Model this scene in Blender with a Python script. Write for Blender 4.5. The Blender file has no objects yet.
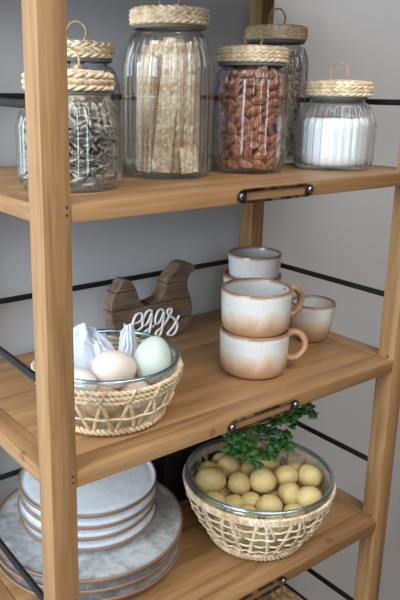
import bpy, bmesh, math, random
from mathutils import Vector, Matrix, noise as mnoise
PI = math.pi
C = bpy.context.scene.collection
S = 0.88          # fitted units -> metres, applied to the whole scene at the end

# ------------------------------------------------------------------ helpers
class MB:
    def __init__(s): s.v = []; s.f = []; s.a = []
    def add(s, v, f, tag=0.0):
        b = len(s.v); s.v += [tuple(p) for p in v]; s.f += [tuple(b + i for i in q) for q in f]; s.a += [tag] * len(v)
        return s
    def box(s, x0, x1, y0, y1, z0, z1, bev=0.0, tag=0.0):
        bm = bmesh.new(); bmesh.ops.create_cube(bm, size=1.0)
        for v in bm.verts:
            v.co = Vector(((x0 + x1) / 2 + v.co.x * (x1 - x0), (y0 + y1) / 2 + v.co.y * (y1 - y0), (z0 + z1) / 2 + v.co.z * (z1 - z0)))
        if bev: bmesh.ops.bevel(bm, geom=list(bm.edges), offset=bev, segments=2, affect='EDGES', profile=0.5)
        bm.verts.index_update()
        s.add([v.co[:] for v in bm.verts], [[v.index for v in f.verts] for f in bm.faces], tag); bm.free(); return s
    def tube(s, pts, r, n=8, closed=False, flat=1.0, up=None, tag=0.0):
        pts = [Vector(p) for p in pts]; m = len(pts); rings = []; N = None
        for i in range(m):
            if closed: t = pts[(i + 1) % m] - pts[i - 1]
            else: t = pts[min(i + 1, m - 1)] - pts[max(i - 1, 0)]
            t.normalize()
            if up is not None:
                U = up(pts[i]) if callable(up) else Vector(up)
                N = (U - t * U.dot(t)).normalized()
            elif N is None:
                N = t.orthogonal().normalized()
            else: N = (N - t * N.dot(t)).normalized()
            B = t.cross(N); rr = r[i] if isinstance(r, (list, tuple)) else r
            rings.append([pts[i] + N * (math.cos(a) * rr * flat) + B * (math.sin(a) * rr) for a in (2 * PI * k / n for k in range(n))])
        v = [p for R in rings for p in R]; f = []
        for i in range(m if closed else m - 1):
            j = (i + 1) % m
            for k in range(n):
                l = (k + 1) % n; f.append((i * n + k, i * n + l, j * n + l, j * n + k))
        if not closed: f += [tuple(range(n))[::-1], tuple((m - 1) * n + k for k in range(n))]
        return s.add(v, f, tag)
    def lathe(s, prof, n=64, fn=None, tag=0.0):
        v = []; f = []; idx = []
        for i, (r, z) in enumerate(prof):
            if r < 1e-6: idx.append([len(v)] * n); v.append((0, 0, z)); continue
            row = []
            for k in range(n):
                a = 2 * PI * k / n; rr, zz = fn(i, a, r, z) if fn else (r, z)
                row.append(len(v)); v.append((rr * math.cos(a), rr * math.sin(a), zz))
            idx.append(row)
        for i in range(len(prof) - 1):
            A, B = idx[i], idx[i + 1]
            for k in range(n):
                l = (k + 1) % n; q = [A[k], A[l], B[l], B[k]]
                q2 = []
                for x in q:
                    if x not in q2: q2.append(x)
                if len(q2) > 2: f.append(tuple(q2))
        return s.add(v, f, tag)
    def mesh(s, name, mat, smooth=True, fix=False):
        me = bpy.data.meshes.new(name); me.from_pydata(s.v, [], s.f)
        at = me.attributes.new('piece', 'FLOAT', 'POINT'); at.data.foreach_set('value', s.a)
        if fix:
            bm = bmesh.new(); bm.from_mesh(me); bmesh.ops.recalc_face_normals(bm, faces=bm.faces); bm.to_mesh(me); bm.free()
        me.polygons.foreach_set('use_smooth', [smooth] * len(me.polygons))
        if mat: me.materials.append(mat)
        me.update(); return me
    def build(s, name, mat, parent=None, loc=(0, 0, 0), smooth=True, fix=True, auto=None):
        o = bpy.data.objects.new(name, s.mesh(name, mat, smooth, fix)); C.objects.link(o); o.parent = parent; o.location = loc
        if auto: o.data.set_sharp_from_angle(angle=math.radians(auto))
        return o

def tag(o, label=None, cat=None, group=None, kind=None):
    for k, v in (('label', label), ('category', cat), ('group', group), ('kind', kind)):
        if v: o[k] = v
    return o
def thing(name, loc, label, cat, group=None, rz=0.0):
    o = bpy.data.objects.new(name, None); C.objects.link(o); o.location = loc; o.rotation_euler = (0, 0, rz); o.empty_display_size = .02
    return tag(o, label, cat, group)
def obj(name, me, loc=(0, 0, 0), rot=None, parent=None, scale=None):
    o = bpy.data.objects.new(name, me); C.objects.link(o); o.location = loc; o.parent = parent
    if rot is not None: o.rotation_euler = rot
    if scale is not None: o.scale = scale
    return o
def smoothline(pts, k=6, closed=False):
    P = [Vector(p) for p in pts]; n = len(P); out = []
    for i in range(n if closed else n - 1):
        g = (lambda j: P[j % n]) if closed else (lambda j: P[max(0, min(n - 1, j))])
        a, b, c, d = g(i - 1), g(i), g(i + 1), g(i + 2)
        for t in (q / k for q in range(k)):
            out.append(0.5 * (2 * b + (c - a) * t + (2 * a - 5 * b + 4 * c - d) * t * t + (3 * b - a - 3 * c + d) * t ** 3))
    if not closed: out.append(P[-1])
    return out
def lerp(a, b, t): return a + (b - a) * t
def interp(tab, x):
    if x <= tab[0][0]: return tab[0][1]
    for (a, b), (c, d) in zip(tab, tab[1:]):
        if x <= c: return lerp(b, d, (x - a) / (c - a) if c > a else 0)
    return tab[-1][1]

# ------------------------------------------------------------------ materials
def lin(c):
    return tuple((x / 255 / 12.92 if x / 255 <= .04045 else ((x / 255 + .055) / 1.055) ** 2.4) for x in c) + (1.0,)
class NT:
    def __init__(s, name):
        s.m = bpy.data.materials.new(name); s.m.use_nodes = True; s.t = s.m.node_tree; s.t.nodes.clear()
        s.out = s.n('ShaderNodeOutputMaterial')
    def n(s, t, **k):
        x = s.t.nodes.new(t)
        for a, b in k.items():
            if hasattr(x, a) and a not in ('inputs',): setattr(x, a, b)
        return x
    def l(s, a, b): s.t.links.new(a, b)
    def coord(s, scale=(1, 1, 1), kind='Object'):
        c = s.n('ShaderNodeTexCoord'); m = s.n('ShaderNodeMapping'); m.inputs['Scale'].default_value = scale
        s.l(c.outputs[kind], m.inputs['Vector']); return m.outputs[0]
    def noise(s, vec, sc, det=4, rough=.55, dist=0.0):
        x = s.n('ShaderNodeTexNoise'); x.inputs['Scale'].default_value = sc; x.inputs['Detail'].default_value = det
        x.inputs['Roughness'].default_value = rough; x.inputs['Distortion'].default_value = dist; s.l(vec, x.inputs['Vector']); return x.outputs['Fac']
    def ramp(s, fac, stops, interp='LINEAR'):
        x = s.n('ShaderNodeValToRGB'); cr = x.color_ramp; cr.interpolation = interp
        while len(cr.elements) < len(stops): cr.elements.new(0.5)
        for e, (p, c) in zip(cr.elements, stops): e.position = p; e.color = c if len(c) == 4 else lin(c)
        s.l(fac, x.inputs[0]); return x.outputs[0]
    def mix(s, fac, a, b, mode='MIX'):
        x = s.n('ShaderNodeMix'); x.data_type = 'RGBA'; x.blend_type = mode
        for i, q in ((0, fac), (6, a), (7, b)):
            if hasattr(q, 'links') or hasattr(q, 'is_linked'): s.l(q, x.inputs[i])
            else: x.inputs[i].default_value = q
        return x.outputs[2]
    def math(s, op, a, b=0.0, c=0.0):
        x = s.n('ShaderNodeMath'); x.operation = op
        for i, q in enumerate((a, b, c)):
            if hasattr(q, 'is_linked'): s.l(q, x.inputs[i])
            else: x.inputs[i].default_value = q
        return x.outputs[0]
    def bump(s, h, strength=.3, dist=.002):
        x = s.n('ShaderNodeBump'); x.inputs['Strength'].default_value = strength; x.inputs['Distance'].default_value = dist
        s.l(h, x.inputs['Height']); return x.outputs[0]
    def bsdf(s, col=None, rough=.5, normal=None, **k):
        b = s.n('ShaderNodeBsdfPrincipled')
        if col is not None:
            if hasattr(col, 'is_linked'): s.l(col, b.inputs['Base Color'])
            else: b.inputs['Base Color'].default_value = col if len(col) == 4 else lin(col)
        if hasattr(rough, 'is_linked'): s.l(rough, b.inputs['Roughness'])
        else: b.inputs['Roughness'].default_value = rough
        if normal is not None: s.l(normal, b.inputs['Normal'])
        for a, v in k.items(): b.inputs[a.replace('_', ' ')].default_value = v
        s.l(b.outputs[0], s.out.inputs[0]); return b

KNOTS = {'x': [(.199, 0, -.0115, .0062), (.330, .0005, -.3005, .0055), (.470, .012, -.2919, .008)], 'y': [(-.031, .075, -.004, .008)]}
def wood(name, axis, dark=(124, 88, 52), mid=(156, 117, 75), light=(176, 136, 92)):
    n = NT(name)
    sc = {'x': (2.0, 34, 34), 'y': (34, 2.0, 34), 'z': (34, 34, 2.0)}[axis]
    c = n.n('ShaderNodeTexCoord'); at = n.n('ShaderNodeAttribute'); at.attribute_name = 'piece'
    ad = n.n('ShaderNodeVectorMath'); ad.operation = 'ADD'; n.l(c.outputs['Object'], ad.inputs[0])
    cb = n.n('ShaderNodeCombineXYZ'); k = n.math('MULTIPLY', at.outputs['Fac'], 3.7)
    for i in range(3): n.l(k, cb.inputs[i])
    n.l(cb.outputs[0], ad.inputs[1])
    m = n.n('ShaderNodeMapping'); m.inputs['Scale'].default_value = sc; n.l(ad.outputs[0], m.inputs['Vector'])
    v = m.outputs[0]
    a = n.noise(v, 1.6, 3, .5, .3); b = n.noise(v, 6.5, 5, .6, .3)
    f = n.math('ADD', n.math('MULTIPLY', a, .65), n.math('MULTIPLY', b, .45))
    col = n.ramp(f, [(.34, dark), (.52, mid), (.70, light)])
    tone = n.noise(n.coord((1, 1, 1)), 5, 2)
    col = n.mix(n.math('MULTIPLY', tone, .22), col, lin(dark), 'MIX')
    for kx, ky, kz, kr in KNOTS.get(axis, ()):
        sub = n.n('ShaderNodeVectorMath'); sub.operation = 'DISTANCE'; n.l(c.outputs['Object'], sub.inputs[0]); sub.inputs[1].default_value = (kx * S, ky * S, kz * S)
        dd = n.math('ADD', n.math('DIVIDE', sub.outputs['Value'], kr * S), n.math('MULTIPLY_ADD', b, .5, -.25))
        col = n.mix(n.ramp(dd, [(.0, (.9, .9, .9, 1)), (.25, (.25, .25, .25, 1)), (.55, (.75, .75, .75, 1)), (.95, (0, 0, 0, 1))]), col, lin((104, 66, 36)))
    n.bsdf(col, n.ramp(b, [(.3, (.42,) * 3 + (1,)), (.7, (.58,) * 3 + (1,))]), n.bump(b, .12, .001))
    return n.m
WX, WY, WZ = wood('pine_lengthwise', 'x'), wood('pine_crosswise', 'y'), wood('pine_upright', 'z')

def plain(name, col, rough=.5, var=0.0, sc=40, bump=0.0, metallic=0.0, **k):
    n = NT(name); v = n.coord(); c = lin(col); nm = None
    if var or bump:
        f = n.noise(v, sc, 5, .6)
        d = tuple(x * (1 - var) for x in c[:3]) + (1,); e = tuple(min(1, x * (1 + var)) for x in c[:3]) + (1,)
        cc = n.ramp(f, [(.3, d), (.7, e)])
        if bump: nm = n.bump(f, bump, .002)
    else: cc = c
    b = n.bsdf(cc, rough, nm, Metallic=metallic, **k); return n.m
WALL = plain('wall_paint', (200, 198, 197), .85, .025, 3, .02)
FLOOR = plain('floor_boards', (120, 95, 70), .6, .2, 6)
BLACK_METAL = plain('black_powder_coat', (22, 22, 23), .45, .15, 60)
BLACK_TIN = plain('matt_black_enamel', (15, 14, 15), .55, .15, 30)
HOLE = plain('dark_dowel_hole', (60, 38, 24), .8)

def aged():
    n = NT('aged_metal'); v = n.coord()
    f = n.noise(v, 70, 4, .6)
    col = n.ramp(f, [(.40, (52, 52, 56)), (.50, (76, 72, 66)), (.60, (160, 134, 86))])
    n.bsdf(col, .38, n.bump(f, .15, .001), Metallic=.85); return n.m
AGED = aged(); SCREW = plain('screw_steel', (150, 150, 155), .3, .1, 90, 0, .95)

def straw(name, a, b, c, sc=150):
    n = NT(name); v = n.coord()
    f = n.noise(v, sc, 3, .6, .5); g = n.noise(v, 22, 2)
    col = n.ramp(n.math('ADD', n.math('MULTIPLY', f, .6), n.math('MULTIPLY', g, .4)), [(.35, a), (.5, b), (.64, c)])
    n.bsdf(col, .75, n.bump(f, .5, .0015)); return n.m
STRAW = straw('seagrass_straw', (186, 158, 120), (226, 202, 166), (246, 228, 198))
TWINE = straw('twisted_twine', (150, 118, 80), (192, 160, 118), (218, 190, 150))
RATTAN = straw('pale_rattan', (190, 156, 112), (224, 198, 158), (244, 230, 204), 120)
RAFFIA = straw('bleached_raffia', (182, 150, 112), (222, 197, 160), (242, 226, 200), 120)
WILLOW = straw('brown_wicker', (96, 62, 36), (150, 110, 70), (196, 164, 122), 90)

def glass(name, tint=(.97, .985, .985), edge=(.56, .61, .63), f0=.05, rough=.02, gain=1.0, refr=0.0, sheen=(1, 1, 1, 1)):
    n = NT(name)
    lw = n.n('ShaderNodeLayerWeight'); lw.inputs['Blend'].default_value = .5; fc = lw.outputs['Facing']
    tr = n.n('ShaderNodeBsdfTransparent')
    n.l(n.ramp(fc, [(0, tint + (1,)), (.12, tint + (1,)), (.42, tuple(lerp(a_, b_, .32) for a_, b_ in zip(tint, edge)) + (1,)), (1, edge + (1,))]), tr.inputs[0])
    gl = n.n('ShaderNodeBsdfGlossy'); gl.inputs['Roughness'].default_value = rough; gl.inputs[0].default_value = sheen
    fr = n.math('MULTIPLY_ADD', n.math('POWER', fc, 4.6), (1 - f0) * gain, f0)
    mx = n.n('ShaderNodeMixShader'); n.l(fr, mx.inputs[0]); n.l(tr.outputs[0], mx.inputs[1]); n.l(gl.outputs[0], mx.inputs[2])
    if refr:
        g2 = n.n('ShaderNodeBsdfGlass'); g2.inputs['IOR'].default_value = 1.46; g2.inputs['Roughness'].default_value = .01; g2.inputs[0].default_value = tint + (1,)
        m2 = n.n('ShaderNodeMixShader'); m2.inputs[0].default_value = refr; n.l(mx.outputs[0], m2.inputs[1]); n.l(g2.outputs[0], m2.inputs[2]); mx = m2
    n.l(mx.outputs[0], n.out.inputs[0]); return n.m
JARGLASS = glass('ribbed_jar_glass', (.992, .996, .996), (.52, .56, .58), f0=.042, refr=.06)
BOWLGLASS = glass('bowl_glass', (.99, .995, .995), (.80, .87, .90), .07, refr=.08)
RIMGLASS = glass('bowl_rim_glass', (.82, .93, .99), (.30, .52, .68), .50, .20, refr=.25, sheen=(.74, .90, 1, 1))  # bluish glass edge, with the blue sky's reflection put into its gloss colour

# ------------------------------------------------------------------ setting
W, D, PW, PD, TH = .5776, .3648, .0315, .0302, .0195
ZS = [.884, .592, .300, 0.0, -.2919, -.584, -.876]  # topmost shelf is out of view, added to block light from above
ZF = -1.22
B = -.2919
YW = .379
tag(MB().box(-3, 5, YW, YW + .1, ZF, 2.3).build('wall_back', WALL, smooth=False), 'plain pale grey painted wall behind the shelving', 'wall', kind='structure')
tag(MB().box(-3, 5, -3.2, YW, ZF - .1, ZF).build('floor', FLOOR, smooth=False), 'brown floor under the shelving unit', 'floor', kind='structure')

unit = thing('shelving_unit', (0, 0, ZF), 'open pine shelving unit with black metal cross rods against the grey wall', 'shelf')
def P(mb, name, mat, parent=unit, **k): return mb.build(name, mat, parent, (0, 0, -ZF) if parent is unit else (0, 0, 0), **k)
posts = []
for i, (x, y) in enumerate(((-PW, 0), (W, 0), (-PW, D - PD), (W, D - PD))):
    po = P(MB().box(x, x + PW, y, y + PD, ZF, 1.0, .0012, i * 1.3), 'post', WZ, auto=40); posts.append(po)
for si, z in enumerate(ZS):
    m = MB(); g = .0004; t = si * 7.1
    rail = .034; side = .030
    m.box(0, W, 0.0005, rail, z - TH, z, .0012, t)                      # front rail
    sh = P(m, 'shelf_board', WX, auto=40)
    pl = MB(); n = 3; MB().box(0, W, D - rail, D - .0005, z - TH, z, .0012, t + 1).build('back_rail', WX, sh, auto=40); yy = [rail + (D - 2 * rail) * i / n for i in range(n + 1)]
    for i in range(n): pl.box(.0002, W - .0002, yy[i] + g, yy[i + 1] - g, z - TH + .002, z - .0003, .0008, t + 2.3 + i * 1.7)
    pl.build('panel', WX, sh, auto=40)
    for a in (0, 1):
        x0 = -PW + .0015 if a == 0 else W + .0006
        x1 = -.0006 if a == 0 else W + PW - .0015
        MB().box(x0, x1, PD + .0003, D - PD - .0003, z - TH, z - .0001, .0012, t + 9 + a).build('side_rail', WY, sh, auto=40)
for zr in (.3975, .0985, -.1975, -.4885, -.785):
    dz = .003 if zr > .3 else 0
    r = .0046
    P(MB().tube([(-PW / 2, .349, zr + dz), (W + PW / 2, .349, zr + dz)], r, 12), 'cross_rod', BLACK_METAL, auto=50)
    P(MB().tube([(W + PW / 2, PD / 2, zr), (W + PW / 2, D - PD / 2, zr + .001)], r, 12), 'cross_rod', BLACK_METAL, auto=50)
    P(MB().tube([(-PW / 2, PD / 2, zr - .003), (-PW / 2, D - PD / 2, zr + .004)], r, 12), 'cross_rod', BLACK_METAL, auto=50)
def holder(zc):
    x0, x1 = .224, .356; m = MB(); yb = -.0004; h = .0088
    out = [(x0, .3 * h), (x0 + .004, .75 * h), (x0 + .012, h), (x1 - .012, h), (x1 - .004, .75 * h), (x1, .3 * h), (x1, -.3 * h), (x1 - .004, -.75 * h), (x1 - .012, -h), (x0 + .012, -h), (x0 + .004, -.75 * h), (x0, -.3 * h)]
    inn = [(x0 + .0135, .1 * h), (x0 + .0135, .4 * h), (x0 + .0135, .62 * h), (x1 - .0135, .62 * h), (x1 - .0135, .4 * h), (x1 - .0135, .1 * h), (x1 - .0135, -.1 * h), (x1 - .0135, -.4 * h), (x1 - .0135, -.62 * h), (x0 + .0135, -.62 * h), (x0 + .0135, -.4 * h), (x0 + .0135, -.1 * h)]
    n = len(out); th = .0022
    v = [(a, yb, zc + b) for a, b in out] + [(a, yb, zc + b) for a, b in inn] + [(a, yb - th, zc + b * .96) for a, b in out] + [(a, yb - th, zc + b) for a, b in inn]
    f = []
    for i in range(n):
        j = (i + 1) % n
        f += [(i, j, n + j, n + i), (2 * n + i, 2 * n + j, 3 * n + j, 3 * n + i), (i, j, 2 * n + j, 2 * n + i), (n + i, n + j, 3 * n + j, 3 * n + i)]
    m.add(v, f)
    for s in (-1, 1):   # raised lips along the long sides
        m.tube([(x0 + .012, yb - th, zc + s * .86 * h), (x1 - .012, yb - th, zc + s * .86 * h)], .0012, 6)
    o = P(m, 'label_holder', AGED, auto=40); o['label'] = 'empty aged metal label holder'
    for xs in (x0 + .0062, x1 - .0062):
        q = MB().lathe([(0, 0), (.0042, 0), (.0042, .0008), (.003, .0022), (0, .0026)], 16)
        q.v = [(xs + a, yb - th - c, zc + b) for a, b, c in q.v]
        q.box(xs - .003, xs + .003, yb - th - .0031, yb - th - .0023, zc - .0004, zc + .0004)
        q.build('screw', SCREW, o, auto=40)
for zc in (.2895, -.0125, -.3025): holder(zc)
def hole(x, y, z, ax, r=.0016):
    q = MB().lathe([(0, 0), (r, 0), (r * .8, .0003), (0, .0004)], 10)
    if ax == 'y': q.v = [(x + a, y - c, z + b) for a, b, c in q.v]
    else: q.v = [(x - c, y + a, z + b) for a, b, c in q.v]
    P(q, 'dowel_hole', HOLE)
for z in (.300, -.0, -.292):
    hole(-.005, 0, z - .003, 'y'); hole(-.005, 0, z - .011, 'y')
hole(W, .012, .0035, 'x', .0022); hole(W, .013, B + .004, 'x', .002)

# ------------------------------------------------------------------ ribbed jars with woven lids
def weave_h(u, v, rows, n):
    """braid height 0..1 on a band; u in turns, v 0..1"""
    q = v * rows; r = int(min(rows - 1e-6, max(0, q))); fr = q - r
    d = 1 if r % 2 else -1
    x = u * n + .5 * (r % 2) + d * (fr - .5) * .9
    return (abs(math.sin(PI * x)) ** .55) * (max(0.0, math.sin(PI * fr)) ** .45)
def lid_mesh(R, H, seed=0):
    n, rows = (26, 3) if seed < 3 else (30, 4)
    seg = n * 8; prof = []; kind = []
    prof += [(0, .0), (R * .9, 0.0)]; kind += [None, None]
    K = 27
    for i in range(K + 1):
        t = i / K; prof.append((R * (1 - .03 * (2 * t - 1) ** 4), .0005 + t * (H - .003))); kind.append(('s', t))
    for i in range(1, 29):
        t = i / 28; prof.append((R * .97 * (1 - t) + .002 * t, H - .003 + .0035 * math.sin(t * PI / 2))); kind.append(('t', t))
    prof.append((0, H + .0008)); kind.append(None)
    def fn(i, a, r, z):
        k = kind[i]
        if not k: return r, z
        u = a / (2 * PI)
        jit = .0006 * mnoise.noise((math.cos(a) * 6 + seed, math.sin(a) * 6, z * 300))
        if k[0] == 's': return r + (.0042 if seed < 3 else .0032) * (weave_h(u, k[1], rows, n) - .6) + jit, z
        t = k[1]; return r, z + .0026 * (weave_h(u, t, 7, n) - .5) * (1 if t < .9 else .3) + jit
    return MB().lathe(prof, seg, fn)
def shoulder(R, rneck, q):
    """radius of the sloping shoulder, q 0 at the body and 1 at the neck"""
    return rneck + (R - rneck) * (.45 * (1 - q) + .55 * math.sqrt(max(0.0, 1 - q * q)))
def jar(name, x, y, R, hb, rlid, rneck, zsh, label, hl=.0235, base=.94, loop_dir=0.0, ribs=30, seed=0, loop_h=.027, straight=False):
    t = thing(name, (x, y, .300), label, 'jar', 'ribbed glass storage jars with woven lids')
    zn = hb - .007
    prof = []; rib = []
    def pr(r, z, k): prof.append((r, z)); rib.append(k)
    rb = R * base
    pr(0, .0008, 0); pr(rb * .8, .0005, 0); pr(rb * .95, .0008, 0); pr(rb, .004, .25)
    pr(lerp(rb, R, .6), .009, .7); pr(R, .016, 1)
    m = 8
    for i in range(1, m + 1): pr(R, lerp(.016, zsh, i / m), 1)
    m = 10
    for i in range(1, m + 1):
        q = i / m; a = q * PI / 2
        rr = shoulder(R, rneck, q); zz = zsh + (zn - zsh) * q
        pr(rr, zz, 1 - max(0, q - .55) / .45)
    pr(rneck, zn + .004, 0); pr(rneck, hb + .002, 0); pr(rneck + .002, hb + .004, 0); pr(rneck + .002, hb + .008, 0); pr(rneck - .001, hb + .009, 0)
    outer = list(zip(prof, rib))
    w = .0026; amp = .074 * R
    for (r, z), k in reversed(outer[3:-5]): pr(max(r - lerp(w, .0026 + amp * 1.0, k), .001), max(z, .006), 0)
    pr(0, .006, 0)
    def fn(i, a, r, z):
        k = rib[i]
        return (r - amp * k * (1 - abs(math.cos(ribs * a / 2))), z)
    MB().lathe(prof, ribs * 12, fn).build('glass_body', JARGLASS, t, fix=False)
    MB().lathe([(rneck + .0028, hb - .0035), (rneck + .004, hb - .002), (rneck + .004, hb - .0004), (rneck + .001, hb), (rneck + .0008, hb - .003), (rneck + .0028, hb - .0035)], 64).build('lid_shade_ring', LID_SHADE, t)  # added grey ring that draws the lid's shadow line on the neck
    lid = lid_mesh(rlid, hl, seed).build('woven_lid', STRAW, t, (0, 0, hb))
    lp = []; rw = .0128
    for i in range(25):
        a = -.22 * PI + 1.44 * PI * i / 24 - 0.0
        lp.append((rw * math.cos(a), .0012 * math.sin(3 * a), hl - .002 + loop_h * .47 + loop_h * .53 * math.sin(a)))
    rr = [.0014 + .0003 * math.sin(i * 2.1) for i in range(25)]
    mb = MB().tube(lp, rr, 8)
    ca, sa = math.cos(loop_dir), math.sin(loop_dir)
    mb.v = [(a * ca - b * sa, a * sa + b * ca, c) for a, b, c in mb.v]
    mb.build('loop_handle', TWINE, lid)
    return t
LID_SHADE = plain('lid_shade_grey', (104, 108, 110), .4)  # grey standing in for the shade just under the lid
cr = Vector((.8045, -.5939, 0)).normalized()     # camera's sideways direction, for the way loops and handles face
cd = Vector((-.5939, -.8045, 0)).normalized()    # towards the viewer
AX = math.atan2(cr.y, cr.x)
JS, JB, JT, JA, JO, JW = (.0643, .1147), (.150, .243), (.2345, .1514), (.3677, .1337), (.500, .2195), (.5125, .0990)
jar('storage_jar', *JS, .0612, .1078, .0508, .0445, .070, 'squat ribbed glass jar of striped sunflower seeds behind the nearest post', loop_dir=AX + .3, seed=1)
jar('storage_jar', *JB, .0585, .1492, .0500, .0430, .116, 'ribbed glass jar of pale dried pieces standing behind the sunflower seed jar', loop_dir=AX, seed=2)
jar('storage_jar', *JT, .0613, .1898, .0509, .0433, .142, 'tallest ribbed glass jar, filled with upright strips of pale crispbread', loop_dir=AX, seed=3, ribs=30)
jar('storage_jar', *JA, .0530, .1482, .0490, .0440, .126, 'ribbed glass jar full of brown almonds with woven lid', loop_dir=AX + .15, seed=4, ribs=28)
jar('storage_jar', *JO, .0535, .1885, .0480, .0420, .155, 'tall ribbed glass jar of pale rolled flakes standing behind the almonds', loop_dir=AX + .1, seed=5, ribs=28)
jar('storage_jar', *JW, .0600, .1048, .0501, .0400, .066, 'squat ribbed glass jar of white powder at the shelf end', loop_dir=AX - .4, seed=6)

# --- white powder
def inner_r(R, z, zsh, rneck, zn):
    if z < .014: return R * .95 - .004
    if z < zsh: return R - .0074
    q = min(1, (z - zsh) / (zn - zsh))
    return shoulder(R, rneck, q) - .0080
m = MB(); rp = .0600 - .0080
prof = [(0, .0064), (rp * .9, .0064), (rp * .95, .010), (rp, .016)] + [(rp, .016 + (.0735 - .016) * i / 8) for i in range(1, 9)]
prof = [(min(r, inner_r(.0600, z, .066, .0400, .0978) + .0001), z) for r, z in prof]; rp = prof[-1][0]
prof += [(rp * (1 - i / 6), .0735 + .0015 * math.sin(i * 1.3)) for i in range(1, 6)] + [(0, .075)]
def fnp(i, a, r, z):
    return r, z + (.0012 * mnoise.noise((r * 60 * math.cos(a), r * 60 * math.sin(a), 2)) if z > .07 else 0)
FLOURM = plain('white_powder', (246, 246, 243), .9, .02, 90, .05)
o = m.lathe(prof, 64, fnp).build('white_powder', FLOURM, None, (*JW, .300)); tag(o, 'white powder filling the squat jar at the shelf end', 'powder', kind='stuff')

# --- almonds
def drop_mesh(name, mat, L, Wd, T, pt=.25, n=10, m=9, wr=0.0, seed=0):
    mb = MB(); prof = []
    for i in range(m + 1):
        t = i / m; r = math.sin(PI * t) ** .75 * (1 - pt * (t - .35)) if 0 < t < 1 else 0
        prof.append((r, t - .5))
    mb.lathe(prof, n)
    k = 1 / max(p[0] for p in prof)
    v = []
    for a, b, c in mb.v:
        q = 1 + wr * mnoise.noise((a * 3 + seed, b * 3, c * 2))
        v.append((c * L, a * Wd / 2 * k * q, b * T / 2 * k * q))
    mb.v = v
    return mb.mesh(name, mat, True, True)
def almond_mat():
    n = NT('almond_skin'); v = n.coord((60, 420, 420)); f = n.noise(v, 1.0, 4, .6); g = n.n('ShaderNodeObjectInfo')
    col = n.ramp(f, [(.3, (124, 72, 46)), (.52, (186, 120, 82)), (.72, (222, 164, 120))])
    col = n.mix(n.math('MULTIPLY', g.outputs['Random'], .5), col, lin((134, 78, 48)))
    n.bsdf(col, .55, n.bump(f, .5, .001)); return n.m
def seed_mat():
    n = NT('sunflower_hull'); c = n.n('ShaderNodeTexCoord'); s = n.n('ShaderNodeSeparateXYZ'); n.l(c.outputs['Object'], s.inputs[0])
    f = n.noise(n.coord((30, 500, 500)), 1.0, 3)
    w = n.math('MULTIPLY', n.math('ABSOLUTE', s.outputs[1]), 1 / (.0047 * S))
    w2 = n.math('MULTIPLY', n.math('SINE', n.math('MULTIPLY', s.outputs[1], 3600)), .10)
    col = n.ramp(n.math('ADD', n.math('ADD', w, w2), n.math('MULTIPLY_ADD', f, .3, -.15)), [(.18, (112, 106, 98)), (.46, (140, 132, 120)), (.62, (216, 206, 182)), (.90, (190, 180, 158))])
    g = n.n('ShaderNodeObjectInfo'); col = n.mix(n.math('MULTIPLY', g.outputs['Random'], .35), col, lin((126, 122, 116)))
    n.bsdf(col, .6); return n.m
rnd = random.Random(7)
def orient(nrm, spin, tiltj=.3):
    """rotation with local z along nrm (flat side), local x at angle spin in the tangent plane"""
    z = (nrm + Vector((rnd.uniform(-1, 1), rnd.uniform(-1, 1), rnd.uniform(-1, 1))) * tiltj).normalized()
    h = Vector((0, 0, 1)); tx = h.cross(z)
    tx = tx.normalized() if tx.length > 1e-4 else Vector((1, 0, 0)); ty = z.cross(tx)
    x = tx * math.cos(spin) + ty * math.sin(spin); y = z.cross(x)
    return Matrix((x, y, z)).transposed()
def fill_jar(cx, cy, R, zsh, rneck, zn, z0, z1, dz, spacing, layers, place, span=1.9):
    ctr = math.atan2(cd.y, cd.x)
    for li, inset in enumerate(layers):
        z = z0 + dz * .5 * (li % 2); row = 0
        while z < z1:
            r = inner_r(R, z, zsh, rneck, zn) - inset
            if r > .01:
                da = spacing / r; k = int(2 * span / da); off = rnd.random() * da
                for i in range(k + 1):
                    a = ctr - span + off + i * da
                    if a > ctr + span: continue
                    place(cx, cy, a, r, z + rnd.uniform(-.25, .25) * dz, li)
            z += dz; row += 1
ALM = [drop_mesh('almond', almond_mat(), .0255, .0136, .0088, .55, 12, 10, .05, i * 5) for i in range(3)]
for me in ALM[1:]: me.materials.clear(); me.materials.append(ALM[0].materials[0])
na = 0
def put_almond(cx, cy, a, r, z, li):
    global na
    nrm = Vector((math.cos(a), math.sin(a), 0)); p = Vector((cx + nrm.x * r, cy + nrm.y * r, .300 + z)); s = rnd.uniform(.85, 1.12)
    M = orient(nrm, rnd.choice([0, PI]) + rnd.gauss(0, .60), .5)
    o = obj('almond', ALM[na % 3], p, M.to_euler(), None, (s, s, s)); na += 1
    tag(o, 'brown almond kernel among many in the ribbed jar', 'nut', 'almonds in the jar')
fill_jar(*JA, .0530, .126, .0440, .141, .014, .138, .0118, .0192, [.0048, .0120], put_almond, 1.75)
for i in range(12):      # the loose top of the heap
    a = rnd.random() * 2 * PI; put_almond(*JA, a, .034 * math.sqrt(rnd.random()), .1395 + rnd.uniform(-.002, .002), 0)
print('almonds', na)
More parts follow.
